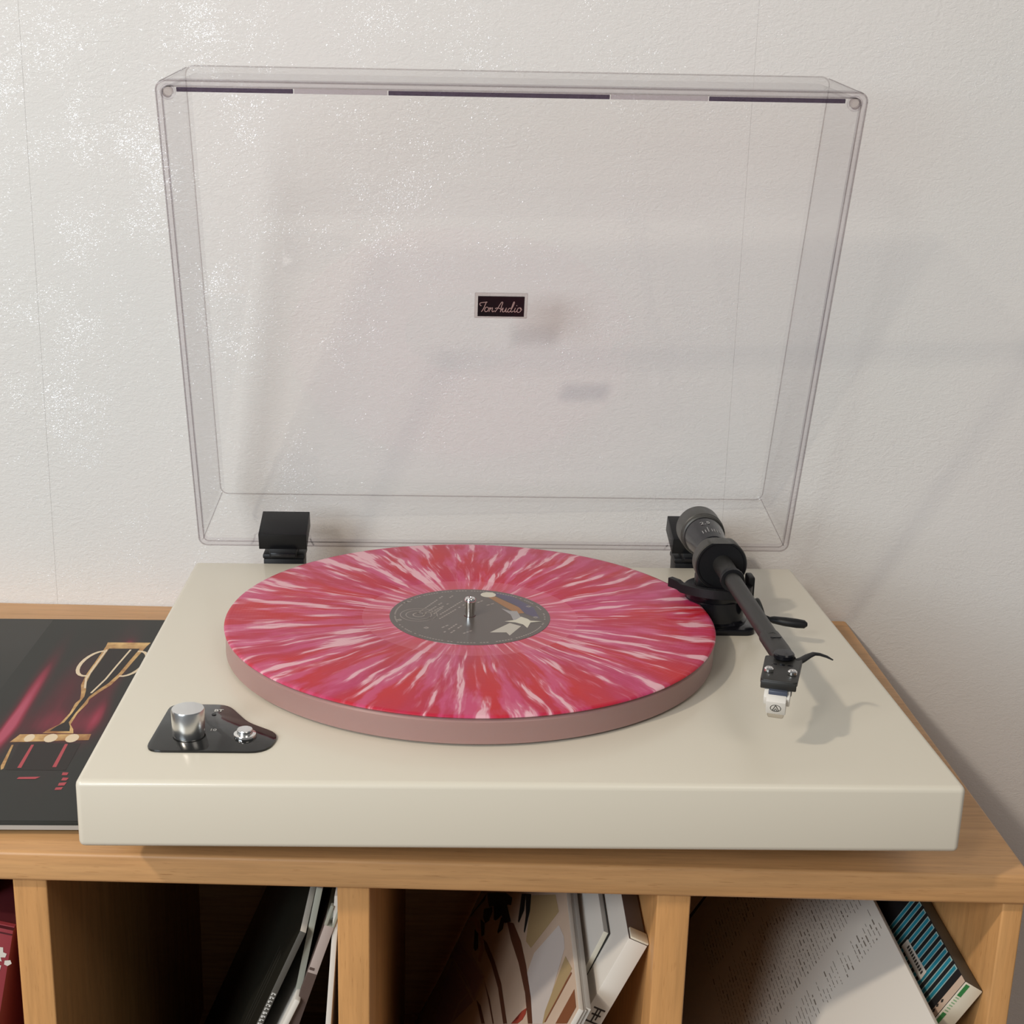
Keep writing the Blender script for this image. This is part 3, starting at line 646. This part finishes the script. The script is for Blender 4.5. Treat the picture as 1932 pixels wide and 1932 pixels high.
# added tinted strip imitating dark refraction along the top lip, with two lighter stretches
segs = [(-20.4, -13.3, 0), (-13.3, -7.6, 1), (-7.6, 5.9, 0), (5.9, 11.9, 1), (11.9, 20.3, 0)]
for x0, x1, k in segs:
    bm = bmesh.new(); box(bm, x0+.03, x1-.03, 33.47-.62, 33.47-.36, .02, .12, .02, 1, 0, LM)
    part('lip_refraction', bm, M_strip_l if k else M_strip, lid)
for x0 in (-17.28, 13.08):     # moulded recess round each hinge clip
    bm = bmesh.new()
    P = [(x0-.55, -.02), (x0-.35, .35), (x0-.22, .85), (x0-.05, 1.0), (x0+3.55, 1.0), (x0+3.72, .85), (x0+3.82, .35), (x0+4.0, -.02)]
    tube(bm, [(p[0], p[1], .05) for p in P], .055, 8); bm.transform(LM); part('hinge_recess', bm, M_rim, lid)
for sx in (-1, 1):
    bm = bmesh.new(); lathe(bm, [(0, -.16), (.25, -.14), (.30, -.05), (.30, .4), (0, .4)], 24, LM @ T(sx*20.92, 32.80, .05)); part('corner_bumper', bm, M_bump, lid)
    bm = bmesh.new(); lathe(bm, [(.34, 0), (.46, 0), (.46, .3), (.34, .3), (.34, 0)], 24, LM @ T(sx*20.92, 32.80, .05)); part('bumper_socket', bm, M_rim, lid)
# badge
bw, bh = 3.28, 1.52; bcx, bcv = .055, 16.72
BM_ = LM @ T(bcx, bcv, Tl-t_)          # badge sits inside the back panel, faces the viewer (-w)
bm = bmesh.new(); box(bm, -bw/2-.22, bw/2+.22, -bh/2-.17, bh/2+.22, -.16, 0, .05, 2, 0, BM_); part('badge_frame', bm, M_bump, lid)
bm = bmesh.new(); box(bm, -bw/2, bw/2, -bh/2, bh/2, -.22, -.14, .01, 1, 0, BM_); bdg = part('badge', bm, M_blackg, lid)
strokes = [[(520, 580), (485, 555), (490, 515), (540, 500), (590, 495), (635, 485), (640, 500)], [(622, 495), (590, 590), (555, 670), (520, 722)],
 [(650, 605), (615, 620), (592, 675), (610, 718), (655, 705), (680, 650), (655, 606)], [(680, 650), (715, 618), (705, 670), (688, 722)], [(692, 700), (730, 640), (765, 625), (755, 690), (772, 720), (810, 690)],
 [(820, 722), (870, 650), (925, 545), (965, 485), (985, 500), (960, 590), (940, 725)], [(820, 645), (870, 625), (955, 650)],
 [(955, 680), (1000, 622), (985, 680), (990, 718), (1030, 705), (1070, 622), (1055, 700), (1075, 720), (1105, 690)],
 [(1175, 630), (1130, 635), (1100, 685), (1115, 722), (1155, 700), (1205, 600), (1240, 495), (1225, 480), (1195, 570), (1170, 690), (1190, 720), (1225, 690)],
 [(1268, 618), (1245, 690), (1260, 720), (1300, 690)], [(1290, 555), (1300, 572)], [(1370, 612), (1325, 630), (1305, 690), (1325, 725), (1375, 705), (1398, 640), (1370, 612), (1385, 650), (1415, 668)]]
def catmull(P, n=5):
    if len(P) < 3: return P
    out = []
    for i in range(len(P)-1):
        p0, p1, p2, p3 = [Vector(P[min(max(i+k, 0), len(P)-1)]) for k in (-1, 0, 1, 2)]
        for s in range(n):
            t = s/n; q = .5*((2*p1)+(-p0+p2)*t+(2*p0-5*p1+4*p2-p3)*t*t+(-p0+3*p1-3*p2+p3)*t**3); out.append((q.x, q.y))
    out.append(tuple(P[-1])); return out
bm = bmesh.new()
for s in strokes:
    P = [((x-951)/1022*bw, -(y-595)/480*bh) for x, y in s]
    ribbon(bm, catmull(P), .052, -.232, 0, BM_)
part('badge_lettering', bm, M_rose_ink, bdg, False)

# ---- tonearm
bm = bmesh.new(); prism(bm, rrect(11.35, 16.2, 20.72, 25.6, .7), 0, .38, .06, top_only=True)
base = part('tonearm_base', bm, M_blackg)
bm = bmesh.new(); lathe(bm, [(0, .36), (2.12, .36), (2.12, .5), (1.98, .62), (1.92, 1.9), (2.05, 2.1), (2.08, 2.45), (1.95, 2.56), (1.3, 2.6), (0, 2.6)], 64, T(13.85, 23.1, 0)); part('tonearm_pillar', bm, M_blackg, base)
bm = bmesh.new(); box(bm, 12.6, 15.0, 22.8, 24.0, 2.4, 3.3, .15); box(bm, 15.55, 16.0, 21.3, 22.4, 1.9, 3.75, .12, 2); part('bearing_yoke', bm, M_black, base)
# arm-lift platform: curved bar in front of the pillar
bm = bmesh.new()
arc = catmull([(10.75, 22.45), (11.4, 21.6), (12.4, 20.75), (13.5, 20.3), (14.6, 20.35), (15.5, 20.9), (15.8, 22.0)], 4)
L = []
for i, p in enumerate(arc):
    q = Vector(arc[min(i+1, len(arc)-1)])-Vector(arc[max(i-1, 0)]); q.normalize(); s = Vector((-q.y, q.x))*.20
    h0, h1 = (2.62, 3.22) if i > 3 else (2.75, 3.35)
    L.append([bm.verts.new((p[0]+s.x, p[1]+s.y, h0)), bm.verts.new((p[0]-s.x, p[1]-s.y, h0)), bm.verts.new((p[0]-s.x, p[1]-s.y, h1)), bm.verts.new((p[0]+s.x, p[1]+s.y, h1))])
for a, b in zip(L, L[1:]):
    for k in range(4): bm.faces.new((a[k], a[(k+1) % 4], b[(k+1) % 4], b[k]))
bm.faces.new(L[0]); bm.faces.new(L[-1])
bmesh.ops.bevel(bm, geom=bm.edges[:], offset=.03, segments=1, affect='EDGES')
part('lift_platform', bm, M_black, base)
bm = bmesh.new(); lathe(bm, [(0, 0), (.62, 0), (.66, .08), (.66, .5), (.6, .58), (0, .58)], 40, T(16.15, 21.9, 1.35) @ RY(70)); part('cue_pivot', bm, M_grey_m, base)
bm = bmesh.new(); tube(bm, [(16.3, 20.7, 1.6), (16.5, 20.0, 1.6), (16.85, 19.4, 1.6)], .09, 10)
tube(bm, [(16.62, 19.55, 1.6), (16.85, 19.4, 1.6), (17.5, 19.08, 1.6), (18.2, 18.85, 1.58), (18.65, 18.78, 1.55), (18.82, 18.76, 1.55)], [.16, .27, .33, .34, .30, .14], 16, 0, .85)
part('cue_lever', bm, M_black, base)
# arm proper
arm_y0, arm_z = 23.2, 4.1
bm = bmesh.new()
def flat_top(t):
    for v_ in t.verts:
        if v_.co.y > 1.47: v_.co.y = 1.47
YM = T(14.05, 24.0, arm_z) @ RX(90)       # local z -> -y, local y -> z
lathe(bm, [(0, 0), (1.5, 0), (1.66, .12), (1.68, 1.28), (1.62, 1.36)], 72, YM, 0, flat_top)
lathe(bm, [(1.62, 1.36), (1.50, 1.37), (1.46, 1.28), (0, 1.26)], 72, YM, 1, flat_top)
arm = part('tonearm', bm, [M_grey_m, M_black], None, True, 30)
bm = bmesh.new()
tube(bm, [(14.15, 23.2, 4.12), (14.17, 20.2, 4.08)], [.66, .60], 24)
tube(bm, [(14.17, 20.3, 4.08), (14.25, 9.6, 3.96)], [.52, .50], 24)
tube(bm, [(14.25, 10.2, 3.96), (14.3, 8.2, 3.94), (14.28, 6.75, 3.92)], [.60, .62, .60], 24, 0, .8)
tube_o = part('arm_tube', bm, M_black_m, arm)
bm = bmesh.new()
lathe(bm, [(.54, -.22), (.74, -.22), (.76, 0), (.74, .22), (.54, .22), (.54, -.22)], 32, T(14.18, 19.9, 4.06) @ RX(90))
box(bm, 14.55, 15.0, 19.7, 20.1, 3.0, 4.0, .08); part('arm_rest_clip', bm, M_black, base)
bm = bmesh.new(); lathe(bm, [(0, -.1), (.54, -.1), (.56, .10), (.50, .17), (0, .19)], 32, T(14.17, 6.70, 4.26)); part('headshell_screw_cap', bm, M_blackg, arm)
bm = bmesh.new(); box(bm, 13.95, 14.55, 8.85, 8.95, 4.43, 4.47, 0); part('headshell_slot', bm, M_blackg, arm)
# counterweight with scale dial
bm = bmesh.new()
CMx = T(14.18, 24.4, 4.06) @ RX(-90)      # local z -> +y
lathe(bm, [(0, 0), (.75, 0), (.85, .3), (.95, 1.0), (.98, 1.5)], 48, CMx)
lathe(bm, [(.98, 1.5), (1.02, 1.55), (1.34, 4.6), (1.36, 4.9)], 64, CMx, 1)
lathe(bm, [(1.36, 4.9), (1.46, 4.95), (1.50, 5.05), (1.50, 5.2), (1.46, 5.26), (1.53, 5.32), (1.55, 7.1), (1.48, 7.25), (0, 7.25)], 64, CMx, 2)
cw = part('counterweight', bm, [M_black, M_blackg, M_grey_m], arm, True, 30)
bm = bmesh.new()
tilt = math.degrees(math.atan((1.34-1.02)/3.05))
def on_dial(ang, yy):           # tangent frame on the dial cone
    return T(14.18, 24.4, 4.06) @ RY(ang) @ T(0, yy, 1.02+(yy-1.55)*.105+.012) @ RX(tilt)
text_bm(bm, '2.5', .58, on_dial(-9, 3.85) @ RZ(0), .004)
for a, Lh in ((-10, .75), (2, .42), (10, .42), (20, .42), (-20, .42), (-30, .42), (30, .6)): box(bm, -.022, .022, -Lh/2, Lh/2, 0, .01, 0, 1, 0, on_dial(a, 2.35+Lh/2))
part('dial_scale', bm, mat('dim_white_ink', (.34, .33, .32), .5), cw, False)
# headshell, turned about 18 degrees
HS = T(14.22, 6.85, 3.92) @ RZ(-18.2)
bm = bmesh.new()
P = roundpoly([(-.98, 0.1), (.98, 0.1), (.93, -3.4), (-.93, -3.4)], [.2, .2, .25, .25], 3)
prism(bm, P, -.13, .16, .05, 0, HS)
box(bm, -.9, .9, -3.43, -3.2, -.34, .1, .06, 2, 0, HS)
hs = part('headshell', bm, M_black_m, arm)
bm = bmesh.new()
for dx in (-.42, 0, .42): prism(bm, circ(dx, -1.12, .15, 16, .10), .158, .17, 0, 0, HS)
part('headshell_hole', bm, M_blackg, hs, False)
bm = bmesh.new(); tube(bm, [HS @ Vector(p) for p in catmull([(.85, -.25), (1.4, .0), (1.9, .52), (2.4, 1.05), (2.9, 1.2), (3.35, 1.1)], 4)] if False else
     [(14.85, 6.55, 3.95), (15.2, 6.8, 3.98), (15.62, 7.22, 4.02), (16.0, 7.5, 4.05), (16.35, 7.55, 4.0), (16.7, 7.42, 3.92), (16.98, 7.2, 3.82)], [.30, .24, .21, .18, .15, .12, .06], 12, 0, .5)
part('finger_lift', bm, M_black, hs)
for dx, dy in ((-.60, -2.25), (.60, -2.3)):
    bm = bmesh.new(); lathe(bm, [(0, .15), (.20, .15), (.24, .2), (.24, .34), (.18, .40), (.08, .40), (.07, .33), (0, .33)], 24, HS @ T(dx, dy, 0)); part('cartridge_screw', bm, M_chrome, hs)
# cartridge
M_cart = mat('clear_white_plastic', (.66, .63, .58), .25)
M_blue = mat('slate_plastic', (.06, .07, .10), .35)
bm = bmesh.new(); box(bm, -.68, .68, -3.2, -1.5, -.75, -.13, .08, 2, 0, HS); box(bm, -.45, .5, -3.7, -3.0, -.62, -.3, .04, 2, 0, HS)
cart = part('cartridge', bm, M_blue, hs)
CT = HS @ T(-.02, -3.85, -.98) @ RX(28)
bm = bmesh.new(); box(bm, -.5, .5, -.12, .45, -.62, .35, .05, 2, 0, CT); box(bm, -.66, .66, .2, 1.6, -.3, .3, .06, 2, 0, CT)
sty = part('stylus_holder', bm, M_cart, hs)
bm = bmesh.new(); box(bm, -.42, .42, -.1, .5, -1.0, -.58, .12, 3, 0, CT); part('stylus_guard', bm, acrylic('smoky_guard', (.85, .83, .80), (.45, .42, .40)), hs)
bm = bmesh.new(); FM = CT @ T(0, -.128, -.12) @ RX(90)
ring = [(.26*math.cos(2*math.pi*i/28), .26*math.sin(2*math.pi*i/28)) for i in range(29)]
ribbon(bm, ring, .04, 0, 0, FM); ribbon(bm, [(-.16, -.18), (0, .23)], .045, 0, 0, FM); ribbon(bm, [(.16, -.18), (0, .23)], .045, 0, 0, FM); ribbon(bm, [(.0, -.02), (-.08, -.2)], .035, 0, 0, FM); ribbon(bm, [(.0, -.02), (.08, -.2)], .035, 0, 0, FM); ribbon(bm, [(-.14, -.2), (.14, -.2)], .03, 0, 0, FM)
part('cartridge_logo', bm, M_card_dk, sty, False) if False else part('cartridge_logo', bm, M_card_dk, hs, False)

# ------------------------------------------------------------------ record
rec = empty('vinyl_record', W(RX0, RY0, 1.6))
tag(rec, 'red and pink splatter vinyl record with dark label on the turntable platter', 'record')
bm = bmesh.new(); lathe(bm, [(.36, 0), (14.9, 0), (15.08, .06), (15.1, .11), (15.05, .17), (14.85, .20), (6.75, .20), (6.6, .17), (5.1, .17), (.36, .17), (.36, 0)], 200)
finish('disc', bm, M_vinyl, rec, None, True, 60)
M_lab = mat('dark_label', (.075, .058, .048), .32, coat=.3, coat_r=.2)
bm = bmesh.new(); lathe(bm, [(.36, .17), (5.0, .17), (4.99, .19), (.36, .19), (.36, .17)], 96)
lab = finish('label', bm, M_lab, rec, None, True, 60)
def lart(name, polys, m, z=.193, round_=False):
    b = bmesh.new()
    for P in polys: flatpoly(b, P, z)
    return finish(name, b, m, lab, None, False)
s0 = D['Lsun'][0]; lart('printed_planet', [circ(s0[0][0], s0[0][1], .50, 24)], mat('cream_ink', (.60, .56, .46), .4), .198)
lart('printed_tail_orange', D['Lor'], mat('orange_ink', (.32, .15, .06), .4), .195)
lart('printed_tail_blue', D['Lbl'], mat('blue_ink', (.09, .075, .13), .4), .194)
lart('printed_wedge', D['Ltri'], mat('pale_ink', (.48, .44, .38), .4), .195)
lart('printed_figure', D['Lfig'], mat('grey_blue_ink', (.32, .30, .30), .4), .196)
lart('printed_star', D['Lst'], mat('cream_ink_b', (.60, .56, .46), .4), .199)
b = bmesh.new()
for P in D['Ltxt']:
    a_, c_ = Vector(P[0]), Vector(P[1]); n_ = max(2, int((c_-a_).length/.26)); d_ = (c_-a_)/n_
    for k in range(n_):
        if random.random() < .14: continue
        ribbon(b, [a_+d_*k, a_+d_*(k+.72)], .11, .195)
for rr_, w_ in ((1.15, .05), (.8, .05), (.35, .08)):
    cx_, cy_ = D['Lrings'][0][0]; ribbon(b, [(cx_+.35+rr_*math.cos(a*math.pi/14), cy_-.2+rr_*math.sin(a*math.pi/14)) for a in range(29)], w_, .195)
for k in range(150):
    a0 = 2*math.pi*k/150
    if random.random() < .25: continue
    ribbon(b, [(4.66*math.cos(a0+s*.03), 4.66*math.sin(a0+s*.03)) for s in (0, .9)], .10, .195)
for P in D['Lhole']: ribbon(b, [(P[0][0]+.13*math.cos(a), P[0][1]+.13*math.sin(a)) for a in (0, 1.5, 3.1, 4.7, 6.28)], .12, .196)
finish('printed_lettering', b, mat('faded_print', (.33, .29, .26), .5), lab, None, False)
